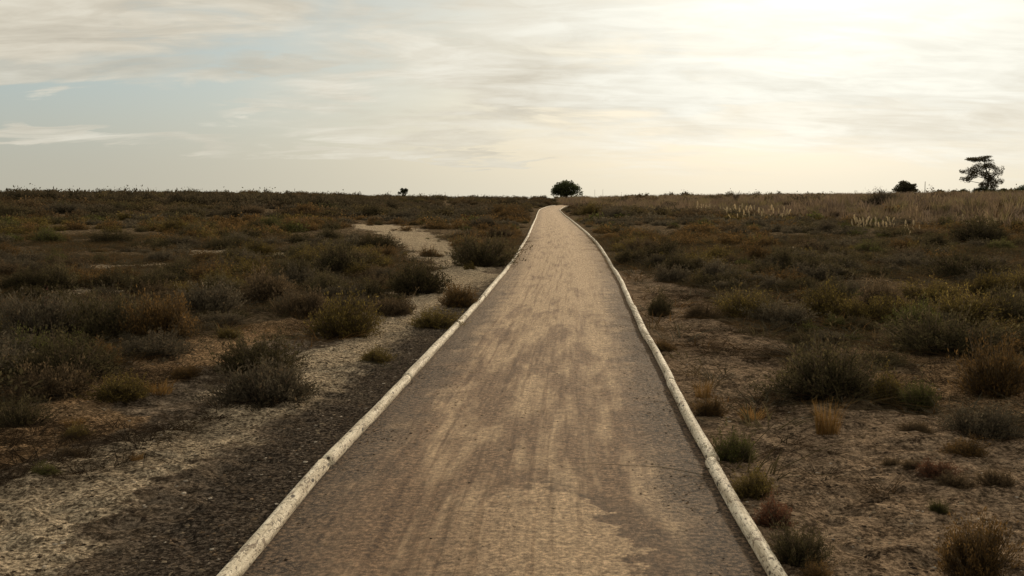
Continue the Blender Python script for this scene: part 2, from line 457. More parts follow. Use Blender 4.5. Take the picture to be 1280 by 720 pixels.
# path: compacted sheet between the two rows of logs
py_ = np.concatenate([np.arange(-40, 2, .5), np.arange(2, 30, .06), np.arange(30, 172, .4)])
pu_ = np.linspace(-1.30, 1.30, 53)
PU, PY = np.meshgrid(pu_, py_)
PX = pathx(PY) + PU
pz = np.interp(PY, _yy, _zz) + .004 + .022 * (1 - (PU / 1.3) ** 2) + .012 * (fbm(PX * 2.2, PY * .8, 71, 3) - .5) + .008 * (fbm(PX * 7, PY * 5, 72, 2) - .5)
pz = pz - .012 * (np.exp(-((PU - .55) / .16) ** 2) + np.exp(-((PU + .55) / .16) ** 2)) + .012 * 0
pi = np.arange(PU.size).reshape(PU.shape)
F = np.stack([pi[:-1, :-1], pi[:-1, 1:], pi[1:, 1:], pi[1:, :-1]], -1).reshape(-1, 4)
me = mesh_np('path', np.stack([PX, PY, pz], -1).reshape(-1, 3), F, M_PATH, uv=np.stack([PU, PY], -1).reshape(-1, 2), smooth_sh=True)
link('path', me, kind='structure')

# ------------------------------------------------------------------ logs along the path
rng = np.random.default_rng(5)
def log_mesh(length, rad, seed):
    r = np.random.default_rng(seed)
    ns, nr = 44, 18
    ys = np.concatenate([[-.5 * length], np.linspace(-.5 * length + .006, .5 * length - .006, ns), [.5 * length]])
    bowx, bowz = r.normal(0, .006), abs(r.normal(0, .003))
    taper = r.uniform(-.10, .10)
    ph = r.uniform(0, 9)
    V = []
    for i, y in enumerate(ys):
        q = y / length
        rr = rad * (1 + taper * q) * (.86 if i in (0, len(ys) - 1) else 1.0)
        for k in range(nr):
            a = 2 * math.pi * k / nr
            n = 1 + .06 * (fbm(np.array(y * 1.8 + ph + .7 * math.cos(a)), np.array(.8 * math.sin(a) + seed), seed, 2) - .5) * 2
            V.append((rr * n * math.cos(a) + bowx * (1 - 4 * q * q) + .002 * math.sin(y * 3.1 + ph), y, rr * n * math.sin(a) + bowz * (1 - 4 * q * q)))
    F = []
    m = len(ys)
    for i in range(m - 1):
        for k in range(nr):
            F.append((i * nr + k, i * nr + (k + 1) % nr, (i + 1) * nr + (k + 1) % nr, (i + 1) * nr + k))
    c0, c1 = len(V), len(V) + 1
    V += [(bowx * 0, ys[0], 0), (0, ys[-1], 0)]
    for k in range(0, nr, 2):
        F.append((c0, (k + 2) % nr, (k + 1) % nr, k))
        b = (m - 1) * nr
        F.append((c1, b + k, b + (k + 1) % nr, b + (k + 2) % nr))
    return mesh_np('log', np.array(V), np.array(F), M_LOG, smooth_sh=True)

JOINTS = {-1: [-7.2, -3.6, -.15, 3.15, 6.55, 9.75, 13.95], 1: [-7.0, -3.7, -.3, 3.05, 6.62, 9.55, 12.7, 16.1, 19.9]}
LABELS = {-1: {3: 'pale log at the left path edge, cut off by the bottom of the photo',
               4: 'pale speckled log at the left path edge beside the dark mulch',
               5: 'pale log at the left path edge that ends opposite the olive bush clump',
               6: 'slimmer pale log just past the kink in the left path edge'},
          1: {3: 'whitish knotty log at the right path edge beside the grey green bush',
              4: 'pale log at the right path edge next to the dark green and orange plants',
              5: 'pale log at the right path edge level with the low orange tuft on bare soil',
              6: 'pale spotted log at the right path edge beside open rippled soil',
              7: 'pale log at the right path edge beside the small dark bush',
              8: 'short pale log at the bend of the right path edge'}}
far_meshes = [log_mesh(1.0, 1.0, 900 + i) for i in range(0)]
lib = {}
for side in (-1, 1):
    ends = list(JOINTS[side])
    while ends[-1] < 150:
        ends.append(ends[-1] + rng.uniform(3.1, 3.9))
    prev = None
    for i in range(len(ends) - 1):
        y0, y1 = ends[i] + .02, ends[i + 1] - .02
        def edge(y):
            return float(pathx(y)) + side * HALF
        j = rng.normal(0, .012 if y0 < 12 else .005, 2) * (0 if y0 < 5 else 1)
        if prev is None:
            prev = 0.0
        x0, x1 = edge(y0) + prev, edge(y1) + j[0]
        prev = j[0] + rng.normal(0, .012 if y0 < 14 else .004)
        L = math.hypot(x1 - x0, y1 - y0)
        rad = .044 * rng.uniform(.92, 1.08)
        if y0 < 34:
            me = log_mesh(L, rad, 100 * (side + 2) + i)
        else:
            key = (side, i % 3)
            if key not in lib:
                lib[key] = (log_mesh(3.4, .0475, 300 + i), 3.4)
            me = lib[key][0]
        ym = .5 * (y0 + y1)
        z0, z1 = np.interp(y0, _yy, _zz), np.interp(y1, _yy, _zz)
        lb = LABELS[side].get(i)
        name = 'left' if side < 0 else 'right'
        if lb is None:
            lb = ('pale log far along the %s path edge, past the nearer bushes' % name) if y0 > 9 else ('pale log along the %s path edge behind the viewer' % name)
        o = link('log', me, lb, 'log', 'pale logs laid end to end along the %s path edge' % name, loc=(.5 * (x0 + x1), ym, .5 * (z0 + z1) + rad * .78))
        o.rotation_euler = (math.atan2(z1 - z0, L), rng.uniform(0, 6) * 0, -math.atan2(x1 - x0, y1 - y0))
        if y0 >= 34:
            o.scale = (1, L / 3.4, 1)
        if y1 < 1.5:
            bpy.data.objects.remove(o)          # wholly behind the camera

# ------------------------------------------------------------------ plants
KINDS = {   # base colour, tip colour (new growth, brightened to paint in backlight), height for a 1 m wide bush, how upright
    'dark':  ((.043, .037, .021), (.100, .080, .038), .46, .3),
    'grey':  ((.066, .056, .040), (.122, .098, .062), .40, .4),
    'olive': ((.066, .050, .020), (.185, .135, .040), .46, .5),
    'rust':  ((.074, .050, .024), (.180, .104, .038), .45, .5),
    'brown': ((.076, .055, .034), (.145, .100, .055), .34, .3),
    'green': ((.054, .052, .022), (.112, .110, .033), .46, .5),
    'red':   ((.062, .035, .024), (.170, .070, .038), .45, .5),
    'pink':  ((.062, .035, .028), (.220, .060, .075), .45, .5),
}
def shrub_arrays(kind, seed, ntw, nlf, ll, lw, twigs=True, sprig=.34):
    base, tip, h, upr = KINDS[kind]
    r = np.random.default_rng(seed)
    base, tip = np.array(base), np.array(tip)
    a = r.uniform(0, 2 * np.pi, ntw)
    th = np.arccos(r.uniform(.02, 1.0, ntw) ** (1 / (1 + upr)))
    ph = r.uniform(0, 6.28, 6)
    lump = 1 + .22 * np.sin(2 * a + ph[0]) + .16 * np.sin(3 * a + ph[1] + 2 * th) + .10 * np.sin(5 * a + ph[2] - 3 * th) + .07 * np.sin(9 * a + 7 * th + ph[3])
    ex = lump * r.uniform(.70, 1.06, ntw) * (1 + sprig * (r.random(ntw) > .92))
    T = np.stack([.5 * np.sin(th) * np.cos(a) * ex, .5 * np.sin(th) * np.sin(a) * ex, h * np.cos(th) * ex + .02], -1)
    B = np.stack([.13 * np.cos(a) * r.random(ntw), .13 * np.sin(a) * r.random(ntw), np.full(ntw, -.03)], -1)
    C = B * .4 + T * .5
    C[:, 2] = T[:, 2] * .35
    C[:, :2] *= 1.15
    t = r.uniform(.28, 1.0, (ntw, nlf)) ** .8
    tt = t[..., None]
    pos = (1 - tt) ** 2 * B[:, None] + 2 * tt * (1 - tt) * C[:, None] + tt ** 2 * T[:, None]
    tan = 2 * (1 - tt) * (C - B)[:, None] + 2 * tt * (T - C)[:, None]
    tan /= np.linalg.norm(tan, axis=-1, keepdims=True) + 1e-9
    rv = r.normal(0, 1, pos.shape)
    ax = tan + .65 * rv + np.array([0, 0, .35])
    ax /= np.linalg.norm(ax, axis=-1, keepdims=True)
    pos = pos + r.normal(0, .5, pos.shape) * ll
    sd = np.cross(ax, r.normal(0, 1, pos.shape))
    sd /= np.linalg.norm(sd, axis=-1, keepdims=True) + 1e-9
    sz = r.uniform(.6, 1.3, t.shape)[..., None]
    A, D = ax * ll * .5 * sz, sd * lw * .5 * sz
    pos[..., 2] = np.maximum(pos[..., 2], .004)
    q = np.stack([pos - A, pos + D, pos + A, pos - D], 2).reshape(-1, 3)
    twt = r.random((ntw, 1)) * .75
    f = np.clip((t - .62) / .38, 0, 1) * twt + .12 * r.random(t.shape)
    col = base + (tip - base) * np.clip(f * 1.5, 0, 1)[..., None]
    col = col * r.uniform(.65, 1.35, t.shape)[..., None]
    dead = r.random(t.shape) < .07
    col[dead] = np.array((.12, .085, .05)) * r.uniform(.6, 1.2)
    col = np.repeat(col.reshape(-1, 3), 4, 0)
    F = np.arange(len(q)).reshape(-1, 4)
    if not twigs:
        return q, F, col
    ts = np.linspace(0, 1, 5)
    Pt = [(1 - s) ** 2 * B + 2 * s * (1 - s) * C + s * s * T for s in ts]
    V2, k = [], []
    wv = np.cross(T - B, r.normal(0, 1, T.shape))
    wv /= np.linalg.norm(wv, axis=-1, keepdims=True) + 1e-9
    for s0 in range(4):
        w0, w1 = .006 * (1 - ts[s0] * .85), .006 * (1 - ts[s0 + 1] * .85)
        V2.append(np.stack([Pt[s0] - wv * w0, Pt[s0] + wv * w0, Pt[s0 + 1] + wv * w1, Pt[s0 + 1] - wv * w1], 1).reshape(-1, 3))
    V2 = np.concatenate(V2)
    tc_ = np.tile(np.array((.085, .064, .045)), (len(V2), 1))
    return (q, F, col), (V2, np.arange(len(V2)).reshape(-1, 4), tc_)

def join(*parts):
    V, F, C, n = [], [], [], 0
    for v, f, c in parts:
        V.append(v); F.append(f + n); C.append(c); n += len(v)
    return np.concatenate(V), np.concatenate(F), np.concatenate(C)

def blades(seed, n, spread, h, wd, c0, c1, lean=.35):
    """upright grass blades as narrow bent quads"""
    r = np.random.default_rng(seed)
    a = r.uniform(0, 6.283, n)
    rad = spread * np.sqrt(r.random(n))
    B = np.stack([rad * np.cos(a), rad * np.sin(a), np.full(n, -.01)], -1)
    hh = h * r.uniform(.45, 1.08, n)
    l = hh * lean * r.random(n)
    b = a + r.normal(0, .7, n)
    T = B + np.stack([l * np.cos(b), l * np.sin(b), hh], -1)
    Mi = B * .5 + T * .5 + np.stack([-.15 * l * np.cos(b), -.15 * l * np.sin(b), hh * .06], -1)
    s = r.uniform(0, 6.283, n)
    sv = np.stack([np.cos(s), np.sin(s), 0 * s], -1) * wd * .5
    V = np.stack([B - sv, B + sv, Mi + sv * .8, Mi - sv * .8, Mi - sv * .8, Mi + sv * .8, T + sv * .12, T - sv * .12], 1).reshape(-1, 3)
    col = np.array(c0) + (np.array(c1) - np.array(c0)) * r.random(n)[:, None]
    return V, np.arange(len(V)).reshape(-1, 4), np.repeat(col, 8, 0)

PROTO, MID, FAR = {}, {}, {}
NV = 4
for kn in KINDS:
    for v in range(NV):
        sd = 1000 + 31 * v + 7 * len(kn) + ord(kn[0])
        (lf, tw) = shrub_arrays(kn, sd, 380, 26, .040, .013)
        PROTO[kn, v] = (mesh_np('bush_foliage', *lf[:2], M_LEAF, lf[2]), mesh_np('bush_twigs', *tw[:2], M_LEAF, tw[2]), mesh_np('bush', *(lambda j: (j[0], j[1]))(join(lf, tw)), M_LEAF, join(lf, tw)[2]))
        MID[kn, v] = shrub_arrays(kn, sd + 5, 130, 10, .070, .026, False)
        FAR[kn, v] = shrub_arrays(kn, sd + 9, 80, 6, .115, .05, False, .06)
STRAW = blades(77, 190, .13, .42, .007, (.17, .09, .030), (.31, .185, .065), .55)
ME_STRAW = mesh_np('grass_tuft', STRAW[0], STRAW[1], M_LEAF, STRAW[2])

placed = []                                             # x, y, radius of every bush
def gpos(x, y, sink=.015):
    return (x, y, float(H(x, y) + micro(np.array(x), np.array(y))) - sink)

# hand placed bushes: photo x of the middle, photo y of the foot, width and height in photo pixels
HAND = [
 (318, 513, 150, 52, 'grey', 'low grey green bush on pale sand with a darker bush right behind it'),
 (314, 470, 108, 50, 'dark', 'rounded dark bush directly behind the low grey green bush on the pale sand'),
 (424, 426, 96, 52, 'olive', 'yellowish olive bush with upright sprays beside the pale sandy trail'),
 (520, 371, 88, 42, 'dark', 'dark bush in the middle of the left sandy trail where it narrows'),
 (488, 396, 62, 24, 'brown', 'low brownish bush just in front of the dark bush in the sandy trail'),
 (542, 411, 66, 24, 'olive', 'low olive yellow clump close to the kink in the left row of logs'),
 (572, 385, 50, 30, 'rust', 'rusty tipped bush close beside the left row of logs by the sandy trail'),
 (600, 334, 84, 42, 'dark', 'broad dark bush between the sandy trail and the left row of logs'),
 (585, 318, 50, 26, 'rust', 'rust tinged bush behind the broad dark bush next to the left logs'),
 (468, 456, 52, 20, 'olive', 'small flat olive plant on grey sand nearest the left logs'),
 (192, 426, 84, 60, 'rust', 'tall rust and olive bush on the left heath overlooking the orange sand'),
 (120, 425, 112, 60, 'dark', 'large dark bush on the left heath next to the tall rust and olive bush'),
 (35, 425, 110, 54, 'grey', 'grey twiggy bush at the left frame edge beside a small pink red bush'),
 (64, 412, 28, 30, 'pink', 'small pink red bush, the only reddish pink plant on the left heath'),
 (30, 458, 54, 44, 'green', 'bright yellow green plant under the small pink red bush'),
 (82, 455, 40, 38, 'green', 'smaller yellow green plant right of the bright one on the left heath'),
 (180, 452, 120, 32, 'grey', 'low grey mat of twigs along the upper edge of the orange sand'),
 (120, 462, 62, 30, 'rust', 'low rust orange bush in front of the large dark heath bush'),
 (52, 500, 110, 42, 'brown', 'low brown bush at the left frame edge above the bare sand'),
 (140, 505, 92, 30, 'olive', 'straggling olive plant at the lower margin of the orange sand'),
 (14, 535, 66, 40, 'dark', 'dark bush cut by the left frame edge above the bare sand'),
 (228, 475, 40, 16, 'rust', 'tiny rusty plant on the orange sand strip'),
 (283, 425, 34, 14, 'olive', 'small olive plant at the top end of the orange sand strip'),
 (375, 398, 70, 34, 'brown', 'brown bush behind the yellowish olive bush'),
 (420, 345, 86, 40, 'dark', 'dark bush on the heath left of the brightest stretch of sand'),
 (470, 312, 58, 20, 'dark', 'dark bush against the left bank of the far sand patch'),
 (215, 352, 74, 28, 'dark', 'dark flat topped bush behind a thin pale streak of sand on the left heath'),
 (325, 382, 90, 40, 'brown', 'wide brown bush in the middle of the left heath'),
 (255, 395, 90, 40, 'grey', 'wide grey bush in the middle of the left heath'),
 (240, 297, 42, 16, 'dark', 'dark clump far out on the left heath above the pale streaks'),
 (132, 306, 58, 20, 'dark', 'long dark clump far out on the left heath'),
 (535, 322, 26, 14, 'rust', 'small rusty plant standing on the brightest sand'),
 (835, 331, 74, 32, 'dark', 'dark dome shaped bush right of the logs before the right heath opens'),
 (790, 332, 46, 22, 'dark', 'dark bush pressed against the outer side of the right logs'),
 (826, 396, 40, 30, 'dark', 'small dark bush leaning on the right logs above the rippled soil'),
 (830, 440, 40, 14, 'rust', 'small rusty plant by the right logs below a dark bush'),
 (890, 522, 40, 26, 'rust', 'orange rust plant growing tight against the right logs'),
 (922, 580, 58, 40, 'green', 'deep green plant by the right logs between rust coloured ones'),
 (947, 626, 62, 34, 'olive', 'olive and orange plant by the right logs below the deep green one'),
 (972, 660, 60, 36, 'red', 'russet red plant by the right logs above the nearest bush'),
 (1008, 714, 80, 50, 'dark', 'green grey bush beside the right log near the bottom of the photo'),
 (1024, 735, 42, 30, 'rust', 'orange plant cut by the bottom of the photo beside the green grey bush'),
 (1235, 728, 108, 76, 'rust', 'tall straggly rust bush in the bottom right corner'),
 (1048, 503, 156, 68, 'dark', 'big dark bush standing over the bare soil on the right, a straw tuft in front'),
 (1118, 505, 60, 40, 'olive', 'olive bush joined to the right flank of the big dark bush'),
 (1155, 512, 56, 34, 'green', 'greenish bush between the big dark bush and the pale sand strip'),
 (1198, 447, 146, 54, 'dark', 'large dark mound of bush behind the pale sand strip on the right'),
 (1258, 502, 92, 70, 'rust', 'rust and olive bush at the right frame edge beside the pale sand strip'),
 (1245, 553, 100, 44, 'grey', 'grey bush spreading at the right frame edge below the rust and olive one'),
 (1042, 398, 84, 38, 'olive', 'olive gold bush on the right heath behind the big dark bush'),
 (990, 410, 80, 30, 'grey', 'grey bush on the right heath just left of the olive gold one'),
 (1110, 392, 80, 36, 'brown', 'brown grey twiggy bush on the right heath right of the olive gold one'),
 (1018, 345, 66, 26, 'dark', 'dark bush below the winding pale streak on the right heath'),
 (1228, 352, 120, 34, 'dark', 'long dark mass of bush on the right heath above scattered pale spots'),
 (1240, 305, 90, 34, 'dark', 'dark bush at the foot of the grassy bank near the right frame edge'),
 (880, 400, 46, 20, 'brown', 'low brown bush at the top of the rippled bare soil'),
 (935, 400, 70, 34, 'olive', 'olive rust bush where the right heath meets the bare soil'),
 (90, 548, 36, 18, 'olive', 'small olive tuft on bare sand, highest of three small plants at lower left'),
 (84, 572, 40, 13, 'brown', 'small brown plant on bare sand, middle of three small plants at lower left'),
 (48, 601, 44, 14, 'green', 'small green plant on bare sand, lowest of three small plants at lower left'),
 (1118, 582, 26, 12, 'brown', 'dark dead clump left of its twin on bare soil at lower right'),
 (1143, 588, 26, 13, 'brown', 'dark dead clump right of its twin on bare soil at lower right'),
 (1178, 600, 50, 20, 'red', 'reddish dead clump on bare soil at lower right'),
 (1215, 572, 56, 22, 'rust', 'rusty dead clump on bare soil below the spreading grey bush'),
 (1252, 615, 44, 22, 'brown', 'brown dead clump at the right frame edge on bare soil'),
 (1176, 642, 24, 18, 'green', 'tiny green plant alone on bare soil at lower right'),
 (1150, 545, 40, 14, 'brown', 'flat brown clump in the shadow of the greenish bush'),
 (1200, 610, 46, 18, 'brown', 'brown dead clump beside the reddish one on bare soil at lower right'),
]
rv = random.Random(4)
for i, (px, py, wp, hp, kn, lb) in enumerate(HAND):
    x, y = at(px, py)
    d = y * math.cos(PITCH) + EYE * math.sin(PITCH)
    wm, hm = wp * d / FPX, hp * d / FPX
    y += wm * .35
    hm = max(hm * .92, .05)
    pr = PROTO[kn, i % NV]
    e = link('bush', None, lb, 'bush', loc=gpos(x, y), rz=rv.uniform(0, 6.28), sc=(wm, wm, hm / KINDS[kn][2]))
    link('foliage', pr[0], parent=e)
    link('twigs', pr[1], parent=e)
    placed.append((x, y, wm * .5))

TUFTS = [(1036, 546, 50, 46, 'upright straw orange grass tuft in front of the big dark bush', 1.0),
         (941, 524, 44, 20, 'low flat orange grass tuft alone on the rippled bare soil', 2.2),
         (90, 528, 40, 14, 'thin pale grass tuft at the edge of the left bare sand', 2.0),
         (168, 580, 24, 12, 'faint straw wisp on the pale sand at lower left', 1.6),
         (880, 498, 30, 26, 'short orange grass tuft against the right logs', 1.2),
         (196, 492, 60, 16, 'wide straw coloured grass patch on the orange sand strip', 2.6)]
for px, py, wp, hp, lb, fl in TUFTS:
    x, y = at(px, py)
    d = y
    link('grass_tuft', ME_STRAW, lb, 'grass tuft', None, 'thing', loc=gpos(x, y + .05), rz=rv.uniform(0, 6), sc=(wp * d / FPX / .45, wp * d / FPX / .45, hp * d / FPX / .42))

# ---- the heath: every further bush, nearest ones as things, the rest as scrub
cand = []
r = np.random.default_rng(21)
def scatter(y0, y1, cell, half_w):
    n = 0
    ys = np.arange(y0, y1, cell)
    out = []
    for yy in ys:
        hw = half_w(yy)
        xs = np.arange(-hw, hw, cell)
        out.append(np.stack([xs + r.uniform(-.5, .5, len(xs)) * cell, yy + r.uniform(-.5, .5, len(xs)) * cell], -1))
    return np.concatenate(out)
def bank(x, y):
    return np.where(y > 24, ((x - 16.5) * 53 + (y - 95) * 8) / 53.6, -9)
def kinds_for(x, y):
    """kind of bush from broad patches of the heath"""
    n1_ = fbm(x * .11, y * .07, 91, 2) + r.normal(0, .10, len(x))
    n2_ = fbm(x * .14, y * .09, 95, 2) + r.normal(0, .10, len(x))
    k = np.full(len(x), 'dark', dtype=object)
    k[n1_ > .47] = 'grey'
    k[n2_ > .54] = 'brown'
    k[n2_ > .63] = 'rust'
    k[n1_ < .36] = 'olive'
    rr = r.random(len(x))
    k[rr < .05] = 'green'
    k[(rr > .05) & (rr < .13)] = 'rust'
    k[(rr > .13) & (rr < .26)] = 'dark'
    return k
pts = [(scatter(6.5, 40, .64, lambda y: y * .60 + 3), 0), (scatter(40, 75, 1.05, lambda y: y * .58 + 4), 1), (scatter(75, 235, 2.1, lambda y: y * .58 + 6), 2)]
PL = np.array(placed)
all_b = []
for arr, lod in pts:
    x, y = arr[:, 0], arr[:, 1]
    sa, orr, ba, mu, rg = masks(x, y)
    u = np.abs(x - pathx(y))
    gap = fbm(x * .35, y * .25, 33, 3)
    keep = (ba < .4) & (u > 1.75) & (gap < np.where(y < 30, .48, .54) + .09 * (x > pathx(y)))
    odd = r.random(len(x)) < .10
    keep |= odd & (sa > .4) & (y > 17) & (u > 1.75)
    keep &= odd | ~((masks(x, y + .05 * y)[0] > .45) | (masks(x, y + .11 * y)[0] > .5))
    keep &= ~((bank(x, y) > 1.5) & (r.random(len(x)) < .86))
    dd = np.min(np.hypot(x[:, None] - PL[None, :, 0], y[:, None] - PL[None, :, 1]) - PL[None, :, 2], axis=1)
    keep &= dd > .10
    onsand = (sa > .4)[keep]
    x, y, u = x[keep], y[keep], u[keep]
    k = kinds_for(x, y)
    big = r.random(len(x)) ** 2.4
    w_ = {0: .38 + .80 * big, 1: .70 + .9 * big, 2: 1.6 + 1.5 * big}[lod]
    w_ = np.where(onsand, np.minimum(w_ * .6, .8), w_)
    w_ = np.minimum(w_, (u - 1.40) * 1.35)
    hs = r.uniform(.70, 1.3, len(x)) * {0: .78, 1: .72, 2: .64}[lod]
    for i in range(len(x)):
        if w_[i] > .2:
            all_b.append((x[i], y[i], w_[i], hs[i], k[i], lod))
# tall dark hedge of scrub along the far left ridge
for i in range(420):
    yy = r.uniform(118, 150)
    xx = r.uniform(-yy * .60, -yy * .12)
    all_b.append((xx, yy, r.uniform(1.6, 3.0), r.uniform(.8, 1.25), 'dark' if r.random() < .7 else 'brown', 2))
for i in range(110):
    yy = r.uniform(150, 225)
    xx = r.uniform(-yy * .58, yy * .58)
    if abs(xx - 9) > 5 and xx < yy * .33:
        all_b.append((xx, yy, r.uniform(1.0, 2.3), r.uniform(.8, 1.35), 'dark' if r.random() < .5 else 'olive', 2))
def app(b):
    return b[2] * math.sqrt(b[3]) / b[1]
vis = []
for b in all_b:
    z = float(H(b[0], b[1]))
    sx, sy = project(b[0], b[1], z + .2)
    vis.append(-30 < sx < 1310 and sy < 730)
order = sorted([i for i in range(len(all_b)) if vis[i]], key=lambda i: -app(all_b[i]))
N_THING = 228
single = set(order[:N_THING])
WORD = {'dark': 'dark', 'grey': 'grey green', 'olive': 'yellowish olive', 'rust': 'rust tipped', 'brown': 'brown twiggy', 'green': 'fresh green', 'red': 'red'}
Vs, Fs, Cs, nv = [], [], [], 0
for i, (x, y, wd, hs, kn, lod) in enumerate(all_b):
    z = float(H(x, y) + micro(np.array(x), np.array(y))) - .02
    a = r.uniform(0, 6.283)
    if i in single:
        side = 'left' if x < pathx(y) else 'right'
        size = 'wide' if wd > 1.0 else ('mid sized' if wd > .75 else 'small')
        near = 'nearer' if y < 17 else 'middle'
        lb = '%s %s bush on the %s part of the heath %s of the path' % (size, WORD[kn], near, side)
        link('bush', PROTO[kn, int(r.integers(NV))][2], lb, 'bush', lb.replace('bush', 'bushes'), loc=(x, y, z), rz=a, sc=(wd * r.uniform(.8, 1.25), wd * r.uniform(.8, 1.25), wd * hs))
        continue
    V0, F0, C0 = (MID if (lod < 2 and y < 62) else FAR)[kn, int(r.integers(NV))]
    c, s = math.cos(a), math.sin(a)
    V1 = np.empty_like(V0, dtype=np.float32)
    V1[:, 0] = (V0[:, 0] * c - V0[:, 1] * s) * wd + x
    V1[:, 1] = (V0[:, 0] * s + V0[:, 1] * c) * wd + y
    V1[:, 2] = V0[:, 2] * wd * hs + z
    Vs.append(V1); Fs.append(F0 + nv); Cs.append((C0 * r.uniform(.70, 1.15) if lod < 2 else (C0 * .42 + np.array((.070, .055, .036)) * .58) * r.uniform(.70, 1.12)).astype(np.float32)); nv += len(V1)  # distant scrub blended towards flat brown, haze put into the leaf colour
print('bushes', len(all_b), 'single', len(single), 'scrub quads', nv // 4)
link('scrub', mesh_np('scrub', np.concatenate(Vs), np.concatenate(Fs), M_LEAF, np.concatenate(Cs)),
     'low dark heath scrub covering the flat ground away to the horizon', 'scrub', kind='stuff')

def bake(name, protos, inst, label, cat, mat=M_LEAF):
    """many small plants or stones as one object; inst = (x, y, z, w, h, angle, brightness)"""
    Vs, Fs, Cs, nv = [], [], [], 0
    for j, (x, y, z, wd, h, a, br) in enumerate(inst):
        V0, F0, C0 = protos[j % len(protos)]
        c, s = math.cos(a), math.sin(a)
        V1 = np.empty(V0.shape, np.float32)
        V1[:, 0] = (V0[:, 0] * c - V0[:, 1] * s) * wd + x
        V1[:, 1] = (V0[:, 0] * s + V0[:, 1] * c) * wd + y
        V1[:, 2] = V0[:, 2] * h + z
        Vs.append(V1); Fs.append(F0 + nv); Cs.append(C0 * br); nv += len(V1)
    print(name, len(inst), 'faces', nv // 4)
    return link(name, mesh_np(name, np.concatenate(Vs), np.concatenate(Fs), mat, np.concatenate(Cs)), label, cat, kind='stuff')

# low heath carpet between the bushes
q = scatter(6.0, 42, .30, lambda y: y * .58 + 2)
x, y = q[:, 0], q[:, 1]
sa, orr, ba, mu, rg = masks(x, y)
u = np.abs(x - pathx(y))
keep = (u > 1.42) & (((ba < .4) & (fbm(x * .5, y * .4, 88, 3) > .40)) | ((u < 1.95) & (x > pathx(y)) & (r.random(len(x)) < .30)) | ((r.random(len(x)) < .03) & (sa < .5)))
x, y = x[keep], y[keep]
low = [blades(500 + i, 26, .16, 1.0, .012, c0, c1, 1.2) for i, (c0, c1) in enumerate((((.08, .058, .032), (.17, .115, .058)), ((.065, .052, .028), (.12, .095, .048)), ((.10, .06, .028), (.22, .125, .05)), ((.07, .062, .044), (.13, .115, .08))))]
low = [(v * np.array([1, 1, 1.0]), f, c) for v, f, c in low]
zz = H(x, y) + micro(x, y)
bake('heath', low, [(x[i], y[i], zz[i], r.uniform(.6, 1.5), r.uniform(.06, .22), r.uniform(0, 6.28), r.uniform(.7, 1.25)) for i in range(len(x))],
     'low dry heath and dead stems between the bushes', 'heath')

# ---- grassy bank on the right
tall = [blades(600 + i, 34, .38, 1.0, .030, c0, c1, .45) for i, (c0, c1) in enumerate((((.14, .098, .066), (.26, .185, .12)), ((.15, .105, .072), (.28, .20, .12)), ((.12, .088, .066), (.21, .155, .115)), ((.14, .115, .06), (.26, .205, .10))))]
q = np.stack([r.uniform(8, 110, 12000), r.uniform(32, 190, 12000)], -1)
x, y = q[:, 0], q[:, 1]
s = ((x - 16.5) * 53 + (y - 95) * 8) / 53.6
keep = (s > -.3 + 2.0 * fbm(x * .2, y * .2, 44, 2)) & (x < y * .60 + 3) & (x > 6) & (fbm(x * .3, y * .3, 45, 2) < .80)
x, y = x[keep], y[keep]
zz = H(x, y)
bake('dry_grass', tall, [(x[i], y[i], zz[i] - .02, r.uniform(.9, 1.8), r.uniform(.40, .95), r.uniform(0, 6.28), r.uniform(.75, 1.2)) for i in range(len(x))],
     'tall brown dry grass covering the low bank on the right', 'dry grass')

def plume_mesh(seed):
    rr = np.random.default_rng(seed)
    st = blades(seed, 3, .03, .62, .012, (.16, .12, .06), (.22, .17, .09), .2)
    lf = blades(seed + 1, 22, .10, .45, .014, (.10, .085, .04), (.17, .14, .07), .8)
    V, n = [], 150
    t = rr.random(n)
    lean = rr.uniform(-.10, .10, 2)
    base = np.stack([lean[0] * t, lean[1] * t, .52 + .48 * t], -1)
    a = rr.uniform(0, 6.28, n)
    o = np.stack([np.cos(a), np.sin(a), np.full(n, .9)], -1)
    o /= np.linalg.norm(o, axis=1, keepdims=True)
    ln = .10 * np.sin(np.pi * np.clip(t * .9 + .08, 0, 1)) + .015
    sv = np.stack([-np.sin(a), np.cos(a), 0 * a], -1) * .012
    e = base + o * ln[:, None]
    V = np.stack([base - sv, base + sv, e + sv * .4, e - sv * .4], 1).reshape(-1, 3)
    C = np.repeat(np.array((.60, .50, .33)) * rr.uniform(.8, 1.15, (n, 1)), 4, 0)
    hd = (V, np.arange(len(V)).reshape(-1, 4), C)
    return mesh_np('plume_head', hd[0], hd[1], M_PLUME, hd[2]), mesh_np('plume_stalk', *join(st, lf)[:2], M_LEAF, join(st, lf)[2])
PLM = [plume_mesh(40 + i) for i in range(4)]
GROUPS = [('front of the grassy bank near its far thin end', 16, (872, 900), (264, 270)), ('grassy bank near a bare twiggy bush', 42, (905, 985), (268, 279)),
          ('long bright row at the foot of the grassy bank', 40, (1062, 1116), (284, 291)), ('dark hollow of the grassy bank', 12, (1128, 1152), (290, 296)),
          ('last cluster of the grassy bank before the layered tree', 26, (1200, 1244), (282, 291))]
rv = random.Random(12)
